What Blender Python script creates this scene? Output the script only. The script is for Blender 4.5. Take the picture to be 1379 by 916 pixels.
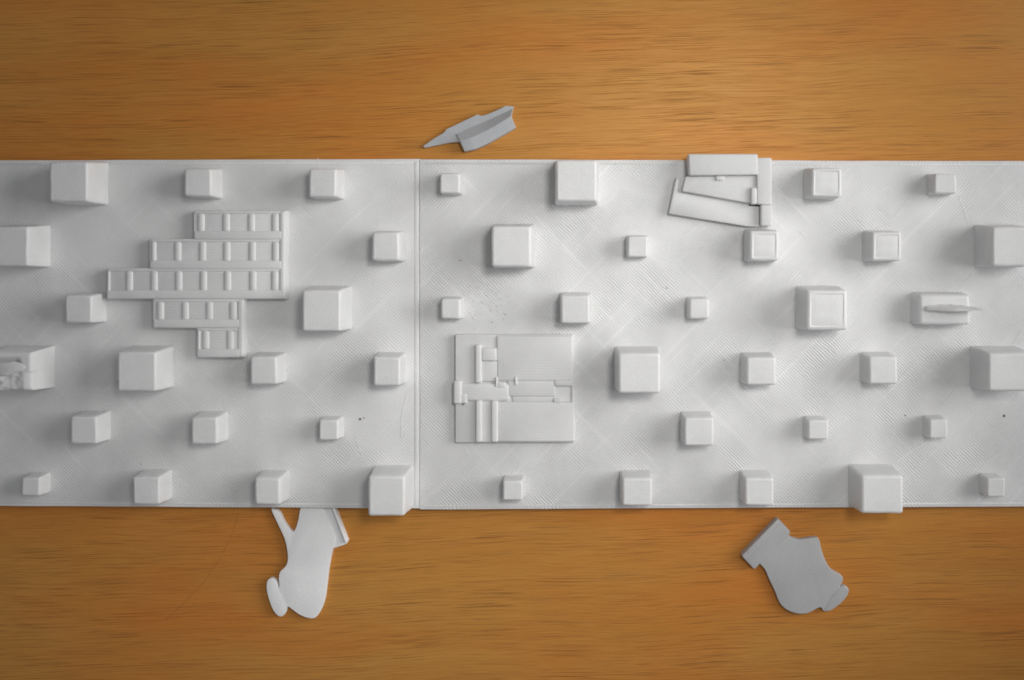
import bpy, bmesh, math, random
from mathutils import Vector, noise

random.seed(7)
S = bpy.context.scene
COL = S.collection
for o in list(bpy.data.objects):
    bpy.data.objects.remove(o)

# ------------------------------------------------------------------ camera
# 1 unit = 1 m, one photo pixel at the height of the panels = U metres
U = 0.0002
CX, CY, D = 785.0, 320.0, 1500.0        # point straight below the lens, lens height
T = 15.0                                # panel thickness (same pixel unit)
cam = bpy.data.cameras.new("camera")
cam.sensor_width = 36.0
cam.lens = 36.0 * D / 1379.0
cam.shift_x = (689.5 - CX) / 1379.0
cam.shift_y = -(458.0 - CY) / 1379.0
cam.clip_start, cam.clip_end = 0.01, 20
co = bpy.data.objects.new("camera", cam)
co.location = (0, 0, D * U)
COL.objects.link(co)
S.camera = co

# ------------------------------------------------------------------ light
W = bpy.data.worlds.new("World")
S.world = W
W.use_nodes = True
bg = W.node_tree.nodes["Background"]
bg.inputs[0].default_value = (0.97, 0.98, 1.0, 1)
bg.inputs[1].default_value = 0.23


def area(name, px, py, pz, size, power, tx, ty, col=(1, 1, 1), spread=180):
    l = bpy.data.lights.new(name, 'AREA')
    l.shape = 'RECTANGLE'
    l.size, l.size_y = size[0] * U, size[1] * U
    l.energy = power
    l.color = col
    l.spread = math.radians(spread)
    o = bpy.data.objects.new(name, l)
    o.location = ((px - CX) * U, -(py - CY) * U, pz * U)
    t = Vector(((tx - CX) * U, -(ty - CY) * U, 0))
    o.rotation_euler = (t - o.location).to_track_quat('-Z', 'Y').to_euler()
    COL.objects.link(o)
    return o


area("window_light", 2150, 60, 960, (1150, 1150), 0.255, -50, 430, (1.0, 0.995, 0.985), 78)


def spot(name, px, py, pz, power, tx, ty, cone, blend, radius, col):
    l = bpy.data.lights.new(name, 'SPOT')
    l.energy, l.color = power, col
    l.spot_size, l.spot_blend = math.radians(cone), blend
    l.shadow_soft_size = radius * U
    o = bpy.data.objects.new(name, l)
    o.location = ((px - CX) * U, -(py - CY) * U, pz * U)
    t = Vector(((tx - CX) * U, -(ty - CY) * U, 0))
    o.rotation_euler = (t - o.location).to_track_quat('-Z', 'Y').to_euler()
    COL.objects.link(o)


spot("vignette_spot", 1180, -40, 1780, 1.95, 780, 540, 45, 1.0, 170, (1.0, 0.98, 0.94))  # added spot, its soft pool of light stands in for lens vignetting

S.view_settings.view_transform = 'Standard'
S.view_settings.look = 'None'
S.view_settings.exposure = 0
S.view_settings.gamma = 1
S.view_settings.use_curve_mapping = False
S.render.engine = 'CYCLES'
S.cycles.filter_width = 1.75
S.render.resolution_x, S.render.resolution_y = 1024, 680

# ------------------------------------------------------------------ node helpers


class NT:
    def __init__(self, name):
        self.m = bpy.data.materials.new(name)
        self.m.use_nodes = True
        self.t = self.m.node_tree
        self.b = self.t.nodes["Principled BSDF"]

    def n(self, kind, **kw):
        x = self.t.nodes.new(kind)
        for k, v in kw.items():
            setattr(x, k, v)
        return x

    def link(self, a, b):
        if isinstance(a, (int, float)):
            b.default_value = a
        elif isinstance(a, tuple):
            b.default_value = a
        else:
            self.t.links.new(a, b)

    def math(self, op, a, b=0.0, c=None, clamp=False):
        x = self.n('ShaderNodeMath', operation=op, use_clamp=clamp)
        self.link(a, x.inputs[0])
        self.link(b, x.inputs[1])
        if c is not None:
            self.link(c, x.inputs[2])
        return x.outputs[0]

    def noise(self, vec, scale, detail=3, rough=0.55, dist=0.0):
        x = self.n('ShaderNodeTexNoise')
        self.link(vec, x.inputs['Vector'])
        x.inputs['Scale'].default_value = scale
        x.inputs['Detail'].default_value = detail
        x.inputs['Roughness'].default_value = rough
        x.inputs['Distortion'].default_value = dist
        return x.outputs['Fac']

    def mapping(self, vec, scale=(1, 1, 1), rot=(0, 0, 0), loc=(0, 0, 0)):
        x = self.n('ShaderNodeMapping')
        self.link(vec, x.inputs['Vector'])
        x.inputs['Scale'].default_value = scale
        x.inputs['Rotation'].default_value = rot
        x.inputs['Location'].default_value = loc
        return x.outputs[0]

    def range(self, v, a, b, c, d):
        x = self.n('ShaderNodeMapRange')
        self.link(v, x.inputs[0])
        for i, q in enumerate((a, b, c, d)):
            x.inputs[i + 1].default_value = q
        return x.outputs[0]

    def mix(self, f, a, b, blend='MIX'):
        x = self.n('ShaderNodeMix', data_type='RGBA', blend_type=blend)
        self.link(f, x.inputs['Factor'])
        self.link(a, x.inputs['A'])
        self.link(b, x.inputs['B'])
        return x.outputs['Result']

    def xyz(self, vec):
        x = self.n('ShaderNodeSeparateXYZ')
        self.link(vec, x.inputs[0])
        return x.outputs


def plastic(name, col, lines=1.0, rough=0.42, pits=None, line_px=3.4, spec=0.5, sss=0.2, horiz=False):
    """printed plastic: diagonal extrusion lines on top, layer lines on the sides"""
    k = NT(name)
    tc = k.n('ShaderNodeTexCoord').outputs['Object']
    x, y, z = k.xyz(tc)
    warp = k.math('MULTIPLY', k.noise(tc, 260, 2), 0.0009)
    f = 2 * math.pi / (line_px * U)
    d1 = k.math('ADD', k.math('MULTIPLY', k.math('ADD', x, y), 0.7071), warp)
    d2 = k.math('ADD', k.math('MULTIPLY', k.math('SUBTRACT', x, y), 0.7071), warp)
    s1 = k.math('SINE', k.math('MULTIPLY', d1, f))
    s2 = k.math('SINE', k.math('MULTIPLY', d2, f))
    sel = k.range(k.noise(tc, 28, 1), 0.46, 0.54, 0, 1)
    mixl = k.math('ADD', k.math('MULTIPLY', s1, sel),
                  k.math('MULTIPLY', s2, k.math('SUBTRACT', 1.0, sel)))
    if horiz:
        mixl = k.math('SINE', k.math('MULTIPLY', k.math('ADD', y, warp), f))
    amp = k.range(k.noise(tc, 55, 4, 0.6), 0.38, 0.68, 0.15, 1.6)
    top = k.math('MULTIPLY', mixl, amp)
    side = k.math('SINE', k.math('MULTIPLY', z, 2 * math.pi / (3.1 * U)))
    nz = k.xyz(k.n('ShaderNodeNewGeometry').outputs['True Normal'])[2]
    istop = k.range(nz, 0.6, 0.9, 0, 1)
    h = k.math('ADD', k.math('MULTIPLY', top, k.math('MULTIPLY', istop, lines)),
               k.math('MULTIPLY', side, k.math('MULTIPLY', k.math('SUBTRACT', 1.0, istop), 0.45)))
    grit = k.math('MULTIPLY', k.noise(tc, 1900, 3, 0.6), 1.9)
    lumps = k.math('MULTIPLY', k.noise(tc, 150, 3), 3.0)
    h = k.math('ADD', h, k.math('ADD', grit, lumps))
    # tone: cloudy plastic, shade in the valleys between strands painted as slight grey
    cloud = k.range(k.noise(tc, 42, 4, 0.6), 0.3, 0.7, 0.90, 1.06)
    bandv = k.noise(k.mapping(tc, (90, 6, 1)), 1.0, 1)
    band = k.range(bandv, 0.35, 0.65, 0.965, 1.03)
    valley = k.math('ADD', 1.0, k.math('MULTIPLY', k.math('MULTIPLY', mixl, istop), 0.040 * lines))
    val = k.math('MULTIPLY', k.math('MULTIPLY', cloud, band), valley)
    # pale diagonal travel marks and scuffs left by the nozzle
    for sg, sd in ((1, 2.0), (-1, 5.0)):
        q = k.mapping(k.mapping(tc, (1, 1, 1), (0, 0, math.radians(45 * sg)), (sd, sd, 0)), (28, 620, 1))
        val = k.math('MULTIPLY', val, k.range(k.noise(q, 1.0, 2), 0.60, 0.72, 1.0, 1.0 + 0.075 * min(1.0, lines)))
    if pits:
        # open gaps between strands in one worn patch (dark dashes along the strands)
        px, py, rad = pits
        v = k.n('ShaderNodeVectorMath', operation='DISTANCE')
        k.link(tc, v.inputs[0])
        v.inputs[1].default_value = (px, py, 0)
        near = k.range(v.outputs['Value'], rad * 0.25, rad, 1, 0)
        n1 = k.noise(k.mapping(k.mapping(tc, (1, 1, 1), (0, 0, math.radians(42))), (560, 2600, 1)), 1.0, 1)
        n2 = k.noise(tc, 180, 2)
        hole = k.math('MULTIPLY', k.range(n1, 0.63, 0.71, 0, 1), k.range(k.math('MULTIPLY', near, k.math('ADD', n2, 0.5)), 0.45, 0.75, 0, 1))
        val = k.math('MULTIPLY', val, k.math('SUBTRACT', 1.0, k.math('MULTIPLY', hole, 0.32)))
        h = k.math('SUBTRACT', h, k.math('MULTIPLY', hole, 1.6))
    c = k.n('ShaderNodeCombineColor')
    for i in range(3):
        k.link(k.math('MULTIPLY', val, col[i]), c.inputs[i])
    k.link(c.outputs[0], k.b.inputs['Base Color'])
    k.link(k.range(k.noise(tc, 90, 4), 0.3, 0.7, rough - 0.09, rough + 0.1), k.b.inputs['Roughness'])
    k.b.inputs['Specular IOR Level'].default_value = spec
    k.b.inputs['Subsurface Weight'].default_value = sss
    k.b.inputs['Subsurface Radius'].default_value = (1, 1, 1)
    k.b.inputs['Subsurface Scale'].default_value = 4 * U
    bp = k.n('ShaderNodeBump')
    bp.inputs['Strength'].default_value = 1.0
    bp.inputs['Distance'].default_value = 0.00003
    k.link(h, bp.inputs['Height'])
    k.link(bp.outputs[0], k.b.inputs['Normal'])
    return k.m


def wood():
    k = NT('varnished_wood')
    tc = k.n('ShaderNodeTexCoord').outputs['Object']
    drift = k.noise(tc, 9, 3)
    tilt = k.mapping(tc, (1, 1, 1), (0, 0, math.radians(-2.0)))
    v = k.n('ShaderNodeVectorMath', operation='ADD')
    k.link(tilt, v.inputs[0])
    cc = k.n('ShaderNodeCombineXYZ')
    k.link(k.math('MULTIPLY', drift, 0.006), cc.inputs[1])
    k.link(cc.outputs[0], v.inputs[1])
    p = v.outputs[0]
    broad = k.noise(k.mapping(p, (5, 60, 1)), 1.0, 3, 0.55)
    patch = k.noise(k.mapping(p, (14, 40, 1), (0, 0, 0), (3, 7, 0)), 1.0, 2, 0.5)
    mid = k.noise(k.mapping(p, (14, 560, 1)), 1.0, 5, 0.68)
    fine = k.noise(k.mapping(p, (120, 3900, 1)), 1.0, 4, 0.65)
    speck = k.noise(tc, 2600, 2, 0.6)
    pore = k.noise(k.mapping(p, (50, 4300, 1), (0, 0, 0), (1, 2, 0)), 1.0, 2, 0.6)
    pmask = k.noise(k.mapping(p, (16, 170, 1)), 1.0, 5, 0.65)
    c = k.mix(k.range(broad, 0.3, 0.7, 0, 1), (0.47, 0.195, 0.036, 1), (0.53, 0.250, 0.056, 1))
    c = k.mix(k.range(patch, 0.42, 0.72, 0, 0.9), c, (0.55, 0.172, 0.028, 1))
    c = k.mix(k.range(mid, 0.46, 0.80, 0, 0.38), c, (0.34, 0.118, 0.022, 1))
    c = k.mix(k.range(fine, 0.48, 0.74, 0, 0.30), c, (0.66, 0.33, 0.085, 1))
    c = k.mix(k.range(fine, 0.50, 0.28, 0, 0.34), c, (0.30, 0.10, 0.020, 1))
    c = k.mix(k.range(speck, 0.35, 0.7, 0.0, 0.22), c, (0.36, 0.14, 0.028, 1))
    pores = k.math('MULTIPLY', k.range(pore, 0.54, 0.62, 0, 0.78), k.range(pmask, 0.36, 0.62, 0.10, 0.9))
    c = k.mix(pores, c, (0.135, 0.042, 0.011, 1))
    k.link(c, k.b.inputs['Base Color'])
    k.link(k.range(mid, 0.3, 0.7, 0.36, 0.44), k.b.inputs['Roughness'])
    k.b.inputs['Specular IOR Level'].default_value = 0.75
    k.b.inputs['Specular Tint'].default_value = (1.0, 0.68, 0.34, 1)
    bp = k.n('ShaderNodeBump')
    bp.inputs['Strength'].default_value = 0.6
    bp.inputs['Distance'].default_value = 0.00003
    k.link(k.math('SUBTRACT', fine, k.math('MULTIPLY', pores, 1.5)), bp.inputs['Height'])
    k.link(bp.outputs[0], k.b.inputs['Normal'])
    return k.m


M_PLATE_L = plastic('printed_plate_plastic', (0.70, 0.70, 0.70), 0.75)
M_PLATE_R = plastic('printed_plate_plastic_worn', (0.70, 0.70, 0.70), 1.2, 0.42,
                    pits=((652 - 975) * U, -(413 - 450) * U, 60 * U))
M_BLOCK = plastic('printed_block_plastic', (0.72, 0.72, 0.72), 0.45, 0.46, line_px=3.0)
M_RELIEF = plastic('printed_relief_plastic', (0.69, 0.69, 0.69), 0.26, 0.5, line_px=3.6, horiz=True)
M_TILT = plastic('printed_plank_plastic', (0.66, 0.66, 0.66), 0.5, 0.5, line_px=3.2)
M_GREY_A = plastic('pale_grey_plastic', (0.80, 0.80, 0.805), 0.15, 0.5)
M_GREY_B = plastic('mid_grey_plastic', (0.43, 0.43, 0.435), 0.15, 0.5)
M_GREY_C = plastic('cool_grey_plastic', (0.45, 0.46, 0.475), 0.15, 0.5)
M_WOOD = wood()


def flat_mat(name, col, rough):
    k = NT(name)
    k.b.inputs['Base Color'].default_value = (*col, 1)
    tc = k.n('ShaderNodeTexCoord').outputs['Object']
    k.link(k.range(k.noise(tc, 3000, 2), 0.3, 0.7, rough - 0.1, rough + 0.1), k.b.inputs['Roughness'])
    return k.m


M_SPECK = flat_mat('dark_dirt', (0.12, 0.105, 0.09), 0.7)
M_HAIR = flat_mat('clear_string_and_glint', (0.85, 0.85, 0.85), 0.35)

# ------------------------------------------------------------------ geometry helpers


def P(X, Y, z=0.0):
    """photo pixel seen at height z (pixel units above the panel face) -> metres"""
    f = (D - z) / D
    return Vector(((X - CX) * U * f, -(Y - CY) * U * f, z * U))


def link(name, bm, mat, parent=None, origin=None, smooth=34):
    """verts are world coordinates; the object's origin goes to `origin`"""
    if origin is None:
        c = Vector((0, 0, 0))
        for v in bm.verts:
            c += v.co
        c /= len(bm.verts)
        c.z = min(v.co.z for v in bm.verts)
        origin = c
    for v in bm.verts:
        v.co -= origin
    bmesh.ops.recalc_face_normals(bm, faces=bm.faces)
    me = bpy.data.meshes.new(name)
    bm.to_mesh(me)
    bm.free()
    for p in me.polygons:
        p.use_smooth = True
    me.set_sharp_from_angle(angle=math.radians(smooth))
    me.materials.append(mat)
    o = bpy.data.objects.new(name, me)
    COL.objects.link(o)
    if parent is None:
        o.location = origin
    else:
        o.parent = parent
        w = Vector((0, 0, 0))
        q = parent
        while q:
            w += q.location
            q = q.parent
        o.location = origin - w
    return o


def jitter(bm, amt, freq=400.0):
    sd = Vector((random.random() * 9, random.random() * 9, random.random() * 9))
    for v in bm.verts:
        v.co += noise.noise_vector(v.co * freq + sd) * amt


def smooth_pts(pts, n=4, keep=()):
    out = []
    N = len(pts)
    for i in range(N):
        p0, p1, p2, p3 = (Vector(pts[(i + j - 1) % N]) for j in range(4))
        for k in range(n):
            t = k / n
            out.append(0.5 * ((2 * p1) + (p2 - p0) * t + (2 * p0 - 5 * p1 + 4 * p2 - p3) * t * t
                              + (3 * p1 - p0 - 3 * p2 + p3) * t ** 3))
    return [tuple(p) for p in out]


def prism(pts, z0, z1, bev=1.5, seg=2, flare=0.0, bm=None):
    """outline given as seen at its top height z1; bevelled top edge"""
    own = bmesh.new()
    top = [own.verts.new(P(x, y, z1)) for x, y in pts]
    cen = sum((v.co for v in top), Vector()) / len(top)
    bot = []
    for v in top:
        d = (v.co - cen)
        d.z = 0
        d = d.normalized() * flare * U
        bot.append(own.verts.new(Vector((v.co.x + d.x, v.co.y + d.y, z0 * U))))
    ft = own.faces.new(top)
    own.faces.new(list(reversed(bot)))
    n = len(top)
    sides = []
    for i in range(n):
        sides.append(own.faces.new((top[i], bot[i], bot[(i + 1) % n], top[(i + 1) % n])))
    bmesh.ops.recalc_face_normals(own, faces=own.faces)
    if bev > 0:
        ed = list(ft.edges)
        if n <= 8:
            ed += [e for e in own.edges if e.verts[0] in top and e.verts[1] in bot
                   or e.verts[1] in top and e.verts[0] in bot]
        bmesh.ops.bevel(own, geom=ed, offset=bev * U, segments=seg, affect='EDGES',
                        profile=0.5, clamp_overlap=True)
    if bm is None:
        return own
    me = bpy.data.meshes.new('tmp')
    own.to_mesh(me)
    own.free()
    bm.from_mesh(me)
    bpy.data.meshes.remove(me)
    return bm


def rect(x0, y0, x1, y1):
    return [(x0, y0), (x1, y0), (x1, y1), (x0, y1)]


def empty(name, loc, label, cat, group=None):
    o = bpy.data.objects.new(name, None)
    o.empty_display_size = 0.01
    o.location = loc
    COL.objects.link(o)
    o['label'], o['category'] = label, cat
    if group:
        o['group'] = group
    return o


# ------------------------------------------------------------------ table
bm = bmesh.new()
zt = -T * U
bmesh.ops.create_grid(bm, x_segments=1, y_segments=1, size=0.5)
for v in bm.verts:
    v.co = Vector((v.co.x * 1.4, v.co.y, zt))
geo = bmesh.ops.extrude_face_region(bm, geom=list(bm.faces))
for g in geo['geom']:
    if isinstance(g, bmesh.types.BMVert):
        g.co.z -= 0.025
table = link('tabletop', bm, M_WOOD, None, Vector((0, 0, zt)))
table['kind'] = 'structure'

# ------------------------------------------------------------------ the two printed panels


def panel(corners, label, mat, tag):
    """corners: top-left, top-right, bottom-right, bottom-left as seen on the panel face"""
    cxm = sum(c[0] for c in corners) / 4
    cym = 450
    if tag == 'r':
        cxm = 975
    org = Vector(((cxm - CX) * U, -(cym - CY) * U, zt))
    e = empty('relief_board', org, label, 'relief board', 'white relief boards')
    # gently uneven edges: resample the outline
    pts = []
    for i in range(4):
        a, b = Vector(corners[i]), Vector(corners[(i + 1) % 4])
        m = 24 if i % 2 == 0 else 10
        for j in range(m):
            q = a.lerp(b, j / m)
            if j:
                nn = noise.noise(Vector((q.x * 0.012, q.y * 0.012, 3.1))) * 0.5
                q += Vector((0, nn)) if i % 2 == 0 else Vector((nn, 0))
            pts.append((q.x, q.y))
    b = prism(pts, -T, 0, bev=1.0, seg=3)
    # slightly raised perimeter strand left by the printer's outline pass
    o = link('base_plate', b, mat, e, Vector((org.x, org.y, 0)))
    return e


left = panel([(-160, 216.5), (564.7, 214), (564.7, 685), (-160, 680.5)],
             'white board left of the seam, carrying a staircase-shaped grid of small cells',
             M_PLATE_L, 'l')
right = panel([(565.0, 214.5), (1560, 217.5), (1560, 681.5), (565.0, 686.5)],
              'white board right of the seam, carrying tilted planks and a finned block',
              M_PLATE_R, 'r')


def rim(parent, pts, w=4.0, h=1.0):
    """thin raised strand along an edge"""
    b = bmesh.new()
    for (x0, y0), (x1, y1) in zip(pts, pts[1:]):
        d = Vector((x1 - x0, y1 - y0)).normalized()
        nrm = Vector((-d.y, d.x)) * w / 2
        q = [(x0 + nrm.x, y0 + nrm.y), (x1 + nrm.x, y1 + nrm.y), (x1 - nrm.x, y1 - nrm.y), (x0 - nrm.x, y0 - nrm.y)]
        prism(q, -1, h, bev=0.8, seg=2, bm=b)
    return link('edge_strand', b, M_BLOCK, parent)


rim(left, [(-150, 221.5), (558, 219.3)], 3.0, 0.4)
rim(left, [(-150, 676.0), (556, 680.0)], 3.0, 0.4)
rim(left, [(560.6, 218), (560.6, 681)], 5.0, 0.5)
rim(right, [(571, 220.0), (1550, 222.4)], 3.0, 0.4)
rim(right, [(571, 682.0), (1550, 677.2)], 3.0, 0.4)


def base_from_bbox(x0, x1, y0, y1, hk=1.0):
    h = 0.85 * min(x1 - x0, y1 - y0)
    for _ in range(30):
        ti = 0.055 * h
        f = D / (D - h)
        a = max(x0, CX + (x0 - CX) / f - ti)
        b = min(x1, CX + (x1 - CX) / f + ti)
        c = max(y0, CY + (y0 - CY) / f - ti)
        d = min(y1, CY + (y1 - CY) / f + ti)
        h = hk * 0.5 * ((b - a) + (d - c))
    return a, b, c, d, h, ti


def block(parent, x0, x1, y0, y1, hk=1.0, name='block', mat=None):
    a, b, c, d, h, ti = base_from_bbox(x0, x1, y0, y1, hk)
    bm = bmesh.new()
    W = lambda X, Y, z: Vector(((X - CX) * U, -(Y - CY) * U, z * U))
    bot = [bm.verts.new(W(X, Y, -0.6)) for X, Y in rect(a, c, b, d)]
    top = [bm.verts.new(W(X, Y, h)) for X, Y in rect(a + ti, c + ti, b - ti, d - ti)]
    ft = bm.faces.new(top)
    bm.faces.new(list(reversed(bot)))
    ver = []
    for i in range(4):
        j = (i + 1) % 4
        bm.faces.new((top[i], bot[i], bot[j], top[j]))
        ver.append(bm.edges.get((top[i], bot[i])))
    bmesh.ops.recalc_face_normals(bm, faces=bm.faces)
    sc = 0.6 + (b - a) / 90.0
    bmesh.ops.bevel(bm, geom=list(ft.edges) + ver, offset=2.9 * sc * U * random.uniform(0.85, 1.15), segments=3,
                    affect='EDGES', profile=0.5, clamp_overlap=True)
    # printed outline round the top face: a faint rim with the fill a hair lower
    ring = 0.75 if (a > 990 and c < 420 and a < 1200) else 0.18
    tf = max(bm.faces, key=lambda q: (round(q.calc_center_median().z, 7), q.calc_area()))
    r = bmesh.ops.inset_region(bm, faces=[tf], thickness=(1.6 if ring < 0.5 else 2.6) * U, depth=-ring * U)
    r = bmesh.ops.inset_region(bm, faces=[tf], thickness=1.2 * U, depth=ring * 0.3 * U)
    bmesh.ops.subdivide_edges(bm, edges=[e for e in bm.edges if e.calc_length() > 12 * U], cuts=2, use_grid_fill=True)
    jitter(bm, 0.6 * U, 260)
    return link(name, bm, mat or M_BLOCK, parent, W((a + b) / 2, (c + d) / 2, 0))


LEFT = [(66, 146, 218, 276.6), (248, 300, 227.5, 268), (-12, 68, 303, 360), (87.5, 143.5, 394, 435),
        (416, 464, 227.5, 269), (501, 546.5, 311, 352.5), (407, 474, 385, 446),
        (158, 234.5, 465.5, 527), (95, 149.5, 553, 598), (257.5, 307.5, 554, 598.5),
        (29, 68, 636, 668), (179, 232, 632, 679.5), (337, 386, 474, 518), (503, 547.5, 474.5, 519.5),
        (430, 463, 560, 592.5), (343, 390, 633.5, 680), (496, 557, 626.5, 695)]
RIGHT = [(592.5, 624, 233.5, 263), (594, 625, 399.5, 429.5), (662, 721, 302, 361), (747, 806, 216, 276.6),
         (754, 796, 393.5, 435.5), (843, 872, 317, 347), (924, 955, 399.5, 429.5), (1082, 1133.5, 226.5, 269),
         (1247.5, 1288, 234.5, 263.5), (1001, 1049, 309, 352.5), (1161, 1214, 310.5, 352.5),
         (1311.5, 1391, 303, 360.5), (1071.5, 1141.5, 385, 445), (827.5, 889, 466.5, 530),
         (916, 961, 554, 600.5), (834.5, 878, 633, 681), (677.5, 707, 640, 674), (997, 1045, 474.6, 519),
         (995.5, 1042, 633, 681), (1158, 1208.5, 474, 517.5), (1306, 1391, 466, 527), (1081.5, 1115.5, 560, 592),
         (1242, 1276, 559, 591), (1142.5, 1216.5, 625, 692), (1318.5, 1353.5, 637, 669.5)]
for q in LEFT:
    block(left, *q)
for q in RIGHT:
    block(right, *q)

# --- the damaged block at the left edge: torn, half-collapsed top
a, b, c, d, h, ti = base_from_bbox(-12, 74, 465.5, 526)
bm = bmesh.new()
N = 26
grid = []
for j in range(N + 1):
    row = []
    for i in range(N + 1):
        u, v = i / N, j / N
        X = a + ti + (b - a - 2 * ti) * u
        Y = c + ti + (d - c - 2 * ti) * v
        z = h
        n = noise.noise(Vector((u * 9, v * 16, 1.7)))
        n2 = noise.noise(Vector((u * 4, v * 5, 7.7)))
        inpit = max(0, 1 - abs(v - 0.30) / 0.17) * (1 if u < 0.62 else max(0, 1 - (u - 0.62) / 0.12))
        z -= 6.5 * min(1, inpit * 1.3)
        low = max(0, min(1, (v - 0.42) / 0.08)) * max(0, min(1, (0.80 - u) / 0.15))
        z -= low * (2.2 + 2.0 * n + 1.5 * n2)
        if u > 0.8 and v > 0.5:
            z -= (u - 0.8) * 14
        edge = min(u, 1 - u, v, 1 - v)
        z -= max(0, 0.05 - edge) * 45
        row.append(bm.verts.new(Vector(((X - CX) * U, -(Y - CY) * U, z * U))))
    grid.append(row)
for j in range(N):
    for i in range(N):
        bm.faces.new((grid[j][i], grid[j + 1][i], grid[j + 1][i + 1], grid[j][i + 1]))
ring = [grid[0][i] for i in range(N)] + [grid[j][N] for j in range(N)] + \
       [grid[N][i] for i in range(N, 0, -1)] + [grid[j][0] for j in range(N, 0, -1)]
low = []
cen = Vector((((a + b) / 2 - CX) * U, -((c + d) / 2 - CY) * U, 0))
for v in ring:
    t = v.co - cen
    kx = (b - a) / (b - a - 2 * ti)
    ky = (d - c) / (d - c - 2 * ti)
    low.append(bm.verts.new(Vector((cen.x + t.x * kx, cen.y + t.y * ky, -0.6 * U))))
for i in range(len(ring)):
    j = (i + 1) % len(ring)
    bm.faces.new((ring[i], ring[j], low[j], low[i]))
o = link('block', bm, M_BLOCK, left, cen, 50)
o['label'] = 'large cube with a torn, pitted top at the left end'
bm = prism([(-4, 489), (14, 487), (27, 489), (36, 494), (30, 501), (20, 503), (8, 506), (-4, 507)], h - 8, h + 1.2, bev=3.0, seg=3)
jitter(bm, 0.9 * U, 700)
link('loose_strand', bm, M_BLOCK, o)

# --- the finned block
fb = block(right, 1226, 1307, 393.5, 437.5, 0.58)
fb['label'] = 'oblong block topped by a thin upright fin'
a, b, c, d, h, ti = base_from_bbox(1226, 1307, 393.5, 437.5, 0.58)
bm = bmesh.new()
n = 16
prof = []
for i in range(n + 1):
    u = i / n
    X = (a + 10) + (b - a - 6) * u
    z = h + 4 + 21 * math.sin(min(1, u * 1.25) * math.pi / 2) + (6 * (u - 0.7) / 0.3 if u > 0.7 else 0)
    w = 4.6 * (1 - 0.75 * abs(2 * u - 0.8) ** 2 / 1.6) + noise.noise(Vector((u * 13, 0, 5))) * 1.5
    prof.append((X, z, max(0.7, w)))
yc = (c + d) / 2 - 1.5
rows = []
for X, z, w in prof:
    zb = h - 2
    q = [(-w * 1.25, zb), (-w * 0.85, (z + h) / 2), (-w * 0.4, z - 0.6), (w * 0.4, z), (w * 0.85, (z + h) / 2), (w * 1.25, zb)]
    rows.append([bm.verts.new(Vector(((X - CX) * U, -(yc + dy - CY) * U, zz * U))) for dy, zz in q])
for r0, r1 in zip(rows, rows[1:]):
    for i in range(5):
        bm.faces.new((r0[i], r0[i + 1], r1[i + 1], r1[i]))
    bm.faces.new((r0[5], r0[0], r1[0], r1[5]))
bm.faces.new(rows[0])
bm.faces.new(list(reversed(rows[-1])))
link('fin', bm, M_BLOCK, fb, None, 60)

# --- stepped block of small cells (left panel)
rows = [(260.5, 389, 284, 323), (201, 389, 322, 363), (143.5, 389, 361.5, 403), (205.5, 332.5, 403, 442), (265, 333, 442, 482)]
HS, HR = 16.0, 18.4


def cell_x(q):
    return 130 + q / 3.982


out = [(260.5, 284), (388.5, 284), (388.5, 403), (332.5, 403), (332.5, 481.5), (265, 481.5), (265, 442), (205.5, 442),
       (205.5, 403), (143.5, 403), (143.5, 362), (201, 362), (201, 322.5), (260.5, 322.5)]
f = D / (D - HS)
# outline seen at the base on its right side -> bring to the top height
out_t = [(CX + (x - CX) * (1.0 if x < 250 or x == 260.5 or x == 265 else f) + (0.6 if x > 300 else 0), y) for x, y in out]
stp = link('stepped_relief', prism(out_t, -0.6, HS, bev=1.2, seg=2, flare=0.8), M_RELIEF, left)
stp['label'] = 'stepped staircase-shaped slab divided into rows of small cells'
ribs = [[570, 705, 840, 968], [310, 445, 578, 708, 845, 970], [185, 318, 450, 583, 712, 848, 966], [352, 485, 615, 742], [595, 727]]
for (x0, x1, y0, y1), rb in zip(rows, ribs):
    xr = CX + (x1 - CX) * D / (D - HR) + 1.2
    link('rail', prism(rect(x0 + 0.4, y1 - 12.0, xr - 6, y1 - 0.3), HS - 3, HR - 0.2, bev=2.2, seg=3), M_RELIEF, stp)
    link('top_rail', prism(rect(x0 + 0.6, y0 - 0.3, xr - 6, y0 + 4.6), HS - 3, HR - 1.5, bev=2.0, seg=3), M_RELIEF, stp)
    xs = [cell_x(q) for q in rb]
    if xs[0] - x0 > 14:
        link('divider', prism(rect(x0 + 0.8, y0 + 3.6, x0 + 4.2, y1 - 10.5), HS - 3, HR - 0.3, bev=1.5, seg=3), M_RELIEF, stp)
    for i, X in enumerate(xs):
        link('divider', prism(rect(max(X - 8.6, x0 + 1), y0 + 3.0, X + 2.4, y1 - 10.0), HS - 3, HR - 0.2, bev=4.6, seg=4, flare=2.0), M_RELIEF, stp)
for x0, x1, y0, y1 in [(375.5, 382.9 + 1.0, 284, 402.6), (319.0, 327.5 + 0.8, 403.2, 481.6)]:
    link('end_wall', prism(rect(x0, y0 + 0.3, x1, y1 - 0.4), HS - 3, HR - 0.9, bev=3.2, seg=4, flare=1.0), M_RELIEF, stp)

# --- machine-like relief (right panel)
Z = lambda x, y: (590 + x / 4.819, 430 + y / 4.821)


def zr(x0, y0, x1, y1):
    a_, b_ = Z(x0, y0), Z(x1, y1)
    return rect(a_[0], a_[1], b_[0], b_[1])


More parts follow.
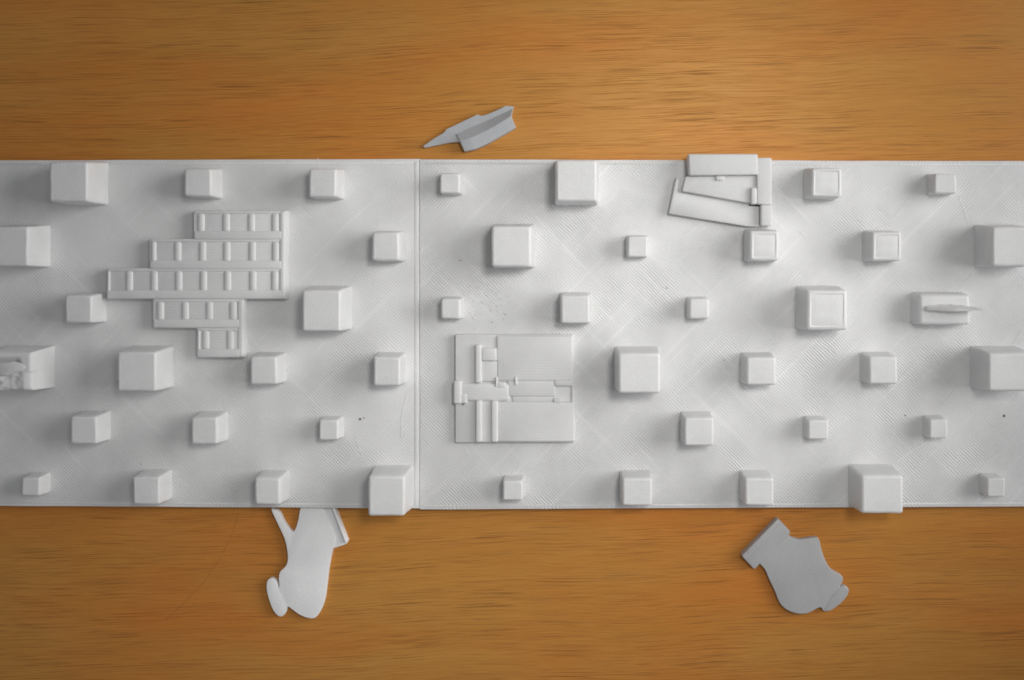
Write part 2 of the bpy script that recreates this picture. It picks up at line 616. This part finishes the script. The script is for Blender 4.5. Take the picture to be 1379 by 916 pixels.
mr = link('housing_relief', prism(zr(112, 100, 882, 800), -0.6, 10, bev=1.2), M_RELIEF, right)
mr['label'] = 'square relief with raised plates, upright posts and a cross bar'
for q, z1, bv, nm in [
        (zr(378, 106, 876, 404), 13.2, 3.0, 'raised_plate'),
        (zr(384, 536, 888, 798), 13.6, 2.6, 'raised_plate'),
        (zr(240, 165, 283, 415), 17, 2.6, 'post'),
        (zr(280, 188, 380, 272), 16, 2.2, 'post_head'),
        (zr(280, 270, 384, 404), 12.8, 1.4, 'raised_plate'),
        (zr(243, 530, 284, 799), 17, 2.4, 'post'),
        (zr(345, 530, 388, 799), 16.5, 2.2, 'post'),
        (zr(282, 534, 347, 797), 11.2, 0.4, 'recessed_plate'),
        (zr(122, 412, 470, 538), 14, 5.5, 'cross_bar'),
        (zr(440, 392, 770, 512), 13.2, 5.0, 'cross_bar'),
        (zr(480, 500, 770, 540), 12.0, 2.0, 'cross_bar'),
        (zr(372, 376, 386, 440), 15.5, 1.2, 'lug'),
        (zr(384, 412, 438, 446), 15.0, 1.8, 'lug'),
        (zr(497, 374, 513, 428), 15.0, 1.2, 'lug'),
        (zr(755, 398, 876, 436), 14.6, 2.2, 'lug'),
        (zr(748, 512, 800, 545), 14.2, 1.8, 'lug'),
        (zr(862, 398, 884, 545), 12.5, 2.0, 'lug'),
        (zr(100, 400, 152, 550), 16, 2.4, 'side_nub'),
        (zr(148, 480, 190, 548), 14.5, 2.0, 'side_nub')]:
    bmx = prism(q, 3, z1, bev=bv, seg=3)
    jitter(bmx, 0.35 * U, 500)
    link(nm, bmx, M_RELIEF, mr)

# --- tilted planks at the top edge (right panel)
Q = lambda *p: [(880 + x / 7.047, 190 + y / 7.047) for x, y in p]
tp = link('layered_relief', prism(Q((214, 352), (246, 352), (234, 486), (910, 612), (1005, 620), (1005, 815), (890, 812), (146, 690)), -0.6, 12.5, bev=1.6), M_TILT, right)
tp['label'] = 'stack of tilted planks beside an upright pillar'
for q, z0, z1, bv, nm in [
        (Q((215, 345), (915, 345), (905, 640), (240, 490)), -0.6, 11, 0.8, 'plank'),
        (Q((305, 334), (990, 318), (990, 470), (925, 596), (268, 478)), 6, 18.5, 2.0, 'plank'),
        (Q((330, 122), (992, 122), (992, 322), (338, 330)), 4, 27, 2.4, 'top_block'),
        (Q((592, 326), (672, 326), (672, 372), (592, 376)), 13, 22, 1.8, 'lug'),
        (Q((980, 158), (1124, 158), (1124, 612), (980, 600)), -0.6, 23.5, 2.2, 'pillar'),
        (Q((1018, 604), (1128, 604), (1126, 806), (1018, 806)), -0.6, 22.5, 2.2, 'pillar'),
        (Q((925, 440), (984, 440), (984, 602), (925, 602)), 10, 24.5, 2.4, 'post')]:
    bmx = prism(q, z0, z1, bev=bv, seg=3)
    jitter(bmx, 0.3 * U, 500)
    link(nm, bmx, M_TILT, tp)

# --- specks of dirt and loose plastic strings, plus added glint strands
for par, X, Y, r in [(left, 159.5, 514, 2.0), (left, 161, 509, 1.0), (left, 485, 564.5, 2.0), (left, 490, 563, 1.1), (right, 1352, 560, 2.2),
                     (right, 1219, 559.5, 1.1), (right, 620, 351, 0.9), (right, 614, 577, 1.3), (right, 624, 544.5, 1.4), (right, 898, 388, 0.9),
                     (right, 975, 485, 0.8), (left, 382, 637, 0.8), (left, 190, 625, 0.8)]:
    bm = bmesh.new()
    bmesh.ops.create_icosphere(bm, subdivisions=2, radius=0.82)
    c0 = P(X, Y, 0)
    if abs(X - 624) < 1:
        c0 = P(X, Y, 17)
    sx = random.uniform(0.8, 1.3)
    for v in bm.verts:
        v.co = Vector((v.co.x * r * sx * U, v.co.y * r * U, v.co.z * 0.5 * r * U)) + c0
    jitter(bm, 0.3 * r * U, 2500)
    link('speck', bm, M_SPECK, par, c0, 60)


def string(par, pts, r=0.38, z=0.05):
    sp = []
    n = len(pts)
    for i in range(n - 1):
        p0, p1, p2, p3 = (Vector(pts[max(0, min(n - 1, i + k - 1))]) for k in range(4))
        for k in range(5):
            t = k / 5
            sp.append(0.5 * ((2 * p1) + (p2 - p0) * t + (2 * p0 - 5 * p1 + 4 * p2 - p3) * t * t + (3 * p1 - p0 - 3 * p2 + p3) * t ** 3))
    sp.append(Vector(pts[-1]))
    bm = bmesh.new()
    prev = None
    for i, q in enumerate(sp):
        d = (sp[min(i + 1, len(sp) - 1)] - sp[max(i - 1, 0)]).normalized()
        nn = Vector((-d.y, d.x))
        ring = []
        for k in range(5):
            an = 2 * math.pi * k / 5
            w = q + nn * (math.cos(an) * r)
            ring.append(bm.verts.new(P(w.x, w.y, z + math.sin(an) * r)))
        if prev:
            for k in range(5):
                bm.faces.new((prev[k], prev[(k + 1) % 5], ring[(k + 1) % 5], ring[k]))
        prev = ring
    return link('string_and_glint', bm, M_HAIR, par, None, 80)


for par, pts in [
        (left, [(548.5, 530), (543, 552), (540, 572), (540.5, 590)]),
        (right, [(1291, 262), (1298, 282), (1304, 302)]),
        (right, [(1208, 622), (1224, 610), (1248, 596)]),
        (right, [(1310, 366), (1300, 381), (1292, 392)]),
        (right, [(1378, 440), (1370, 455), (1364, 464)]),
        (right, [(1244, 245), (1222, 270), (1198, 300)]),
        (right, [(1288, 520), (1278, 535), (1262, 550)]),
        (right, [(627, 602), (629, 607), (633, 611)]),
        (right, [(790, 378), (815, 355), (832, 340)]),
        (right, [(567, 273), (568.5, 277), (568, 284)]),
        (right, [(568, 420), (569, 425), (568.5, 428)]),
        (left, [(480, 590), (484, 606), (490, 618)]),
        (left, [(428, 212.5), (428.5, 218), (428, 226)])]:
    string(par, pts)
for k in range(14):      # pale strands added to stand in for glints on the right panel
    X, Y = random.uniform(985, 1160), random.uniform(240, 480)
    if not (1000 < X < 1140 and 300 < Y < 450 and random.random() < 0.5):
        s_ = random.choice((1, -1))
        L = random.uniform(3, 9)
        string(right, [(X, Y), (X + L * 0.5, Y + s_ * L * 0.5), (X + L, Y + s_ * L)], 0.3, 0.1)

# ------------------------------------------------------------------ loose grey pieces on the table
GRP = 'loose grey printed pieces'


def tz(h_):
    return -T + h_


# upper fragment: ridged arrow-shaped shard
F = lambda x, y: (550 + x / 8.619, 120 + y / 8.62)
e = empty('printed_shard', P(636, 172, -T), 'slim arrow-shaped grey shard lying alone above the panels', 'printed piece')
edge_up = [(168, 665), (300, 572), (415, 505), (440, 468), (475, 450), (640, 372), (800, 295), (850, 312), (930, 288), (1060, 232), (1130, 195), (1222, 202)]
ridge = [(176, 673), (330, 610), (470, 560), (540, 528), (560, 520), (700, 455), (820, 405), (880, 380), (960, 345), (1080, 290), (1140, 262), (1212, 228)]
vall = [(184, 679), (340, 648), (480, 619), (590, 606), (606, 604), (740, 560), (860, 505), (930, 470), (1010, 425), (1100, 370), (1150, 340), (1192, 312)]
edge_lo = [(190, 682), (345, 650), (482, 622), (594, 612), (650, 722), (780, 695), (900, 642), (960, 610), (1050, 560), (1120, 520), (1180, 485), (1244, 445)]
zs = [9, 12, 13, 14, 15, 17, 18, 18, 17, 17, 16, 13]
bm = bmesh.new()
lines = []
for k_, (ln, dz) in enumerate([(edge_up, 0.0), (ridge, 0.6), (vall, 1.0), (edge_lo, 0.8)]):
    row = []
    for i, (x, y) in enumerate(ln):
        zz = tz((4.0 + zs[i] * 0.12 if k_ < 2 else 4.6 + zs[i] * 0.12 + 8.5 * min(1, max(0, (i - 2) / 2.0))) + dz)
        X, Y = F(x, y)
        row.append(bm.verts.new(P(X, Y, zz)))
    lines.append(row)
for r0, r1 in zip(lines, lines[1:]):
    for i in range(len(r0) - 1):
        bm.faces.new((r0[i], r1[i], r1[i + 1], r0[i + 1]))
ring = lines[0] + [lines[1][-1], lines[2][-1]] + list(reversed(lines[3])) + [lines[2][0], lines[1][0]]
low = [bm.verts.new(Vector((v.co.x, v.co.y, -T * U))) for v in ring]
for i in range(len(ring)):
    j = (i + 1) % len(ring)
    bm.faces.new((ring[i], low[i], low[j], ring[j]))
bmesh.ops.recalc_face_normals(bm, faces=bm.faces)
bnd = [ed for ed in bm.edges if len(ed.link_faces) == 2 and ed.calc_face_angle(0) > 0.9 and all(v.co.z > -T * U + 1e-7 for v in ed.verts)]
bmesh.ops.bevel(bm, geom=bnd, offset=1.0 * U, segments=2, affect='EDGES', profile=0.5, clamp_overlap=True)
link('shard_body', bm, M_GREY_C, e, None, 20)

# lower left figure
A = lambda *p: [(340 + x / 5.087, 670 + y / 5.089) for x, y in p]
e = empty('printed_figure', P(405, 760, -T),
          'pale grey flat cutout with a thin prong, touching the lower edge of the left panel', 'printed piece', GRP)
body = [(130, 88), (150, 84), (168, 90), (190, 112), (208, 155), (240, 205), (275, 236), (296, 212), (314, 150), (325, 88), (340, 62), (385, 58), (440, 58),
        (482, 64), (520, 150), (566, 262), (566, 310), (544, 372), (522, 480), (507, 600), (495, 690), (470, 770), (430, 824),
        (380, 826), (320, 802), (270, 766), (240, 748), (228, 790), (202, 815), (170, 808), (138, 765), (110, 690), (96, 620),
        (102, 572), (124, 556), (150, 564), (168, 588), (179, 622), (184, 596), (180, 550), (190, 510), (222, 478),
        (240, 440), (240, 380), (222, 290), (182, 200)]
link('body', prism(smooth_pts(A(*body), 3), -T, tz(9), bev=2.6, seg=3), M_GREY_A, e, None, 50)
link('foot', prism(A((486, 62), (556, 62), (652, 308), (640, 322), (552, 352), (530, 240)), -T, tz(6), bev=1.4), M_GREY_A, e)
link('toe_edge', prism(A((536, 60), (557, 60), (653, 309), (634, 318)), -T, tz(12), bev=1.8), M_GREY_A, e)

# lower right figure
B = lambda *p: [(980 + x / 5.722, 680 + y / 5.725) for x, y in p]
e = empty('printed_figure', P(1072, 765, -T),
          'mid grey flat cutout with a square foot, lying apart below the right panel', 'printed piece', GRP)
body = [(420, 210), (478, 244), (540, 266), (600, 262), (680, 252), (708, 276), (724, 350), (758, 440), (800, 500), (858, 533),
        (888, 560), (884, 598), (866, 632), (905, 626), (934, 656), (918, 705), (880, 752), (835, 788), (790, 816), (742, 820), (712, 790),
        (640, 826), (590, 841), (520, 836), (450, 805), (400, 755), (362, 662), (322, 580), (285, 495), (230, 420), (320, 310)]
link('body', prism(smooth_pts(B(*body), 3), -T, tz(9), bev=3.4, seg=3), M_GREY_B, e, None, 50)
link('lobe', prism(smooth_pts(B((868, 634), (905, 628), (932, 656), (916, 704), (878, 750), (835, 786), (792, 812), (745, 816), (770, 760), (806, 700)), 3), -T, tz(9.6), bev=3.2, seg=3), M_GREY_B, e, None, 50)
link('foot', prism(B((105, 395), (388, 106), (490, 215), (206, 502)), -T, tz(12), bev=2.4), M_GREY_B, e)
link('sole', prism(B((106, 394), (387, 107), (420, 142), (139, 430)), -T, tz(15), bev=2.2), M_GREY_B, e)

# faint curved scratch in the varnish at the lower left
M_SCR = flat_mat('scratched_varnish', (0.36, 0.14, 0.03), 0.5)
o = string(None, [(322, 690), (312, 720), (296, 752), (276, 782), (250, 810), (222, 836)], 0.26, -T)
o.name = 'scratch'
o.data.materials[0] = M_SCR
w = o.location.copy()
o.parent = table
o.location = w - table.location
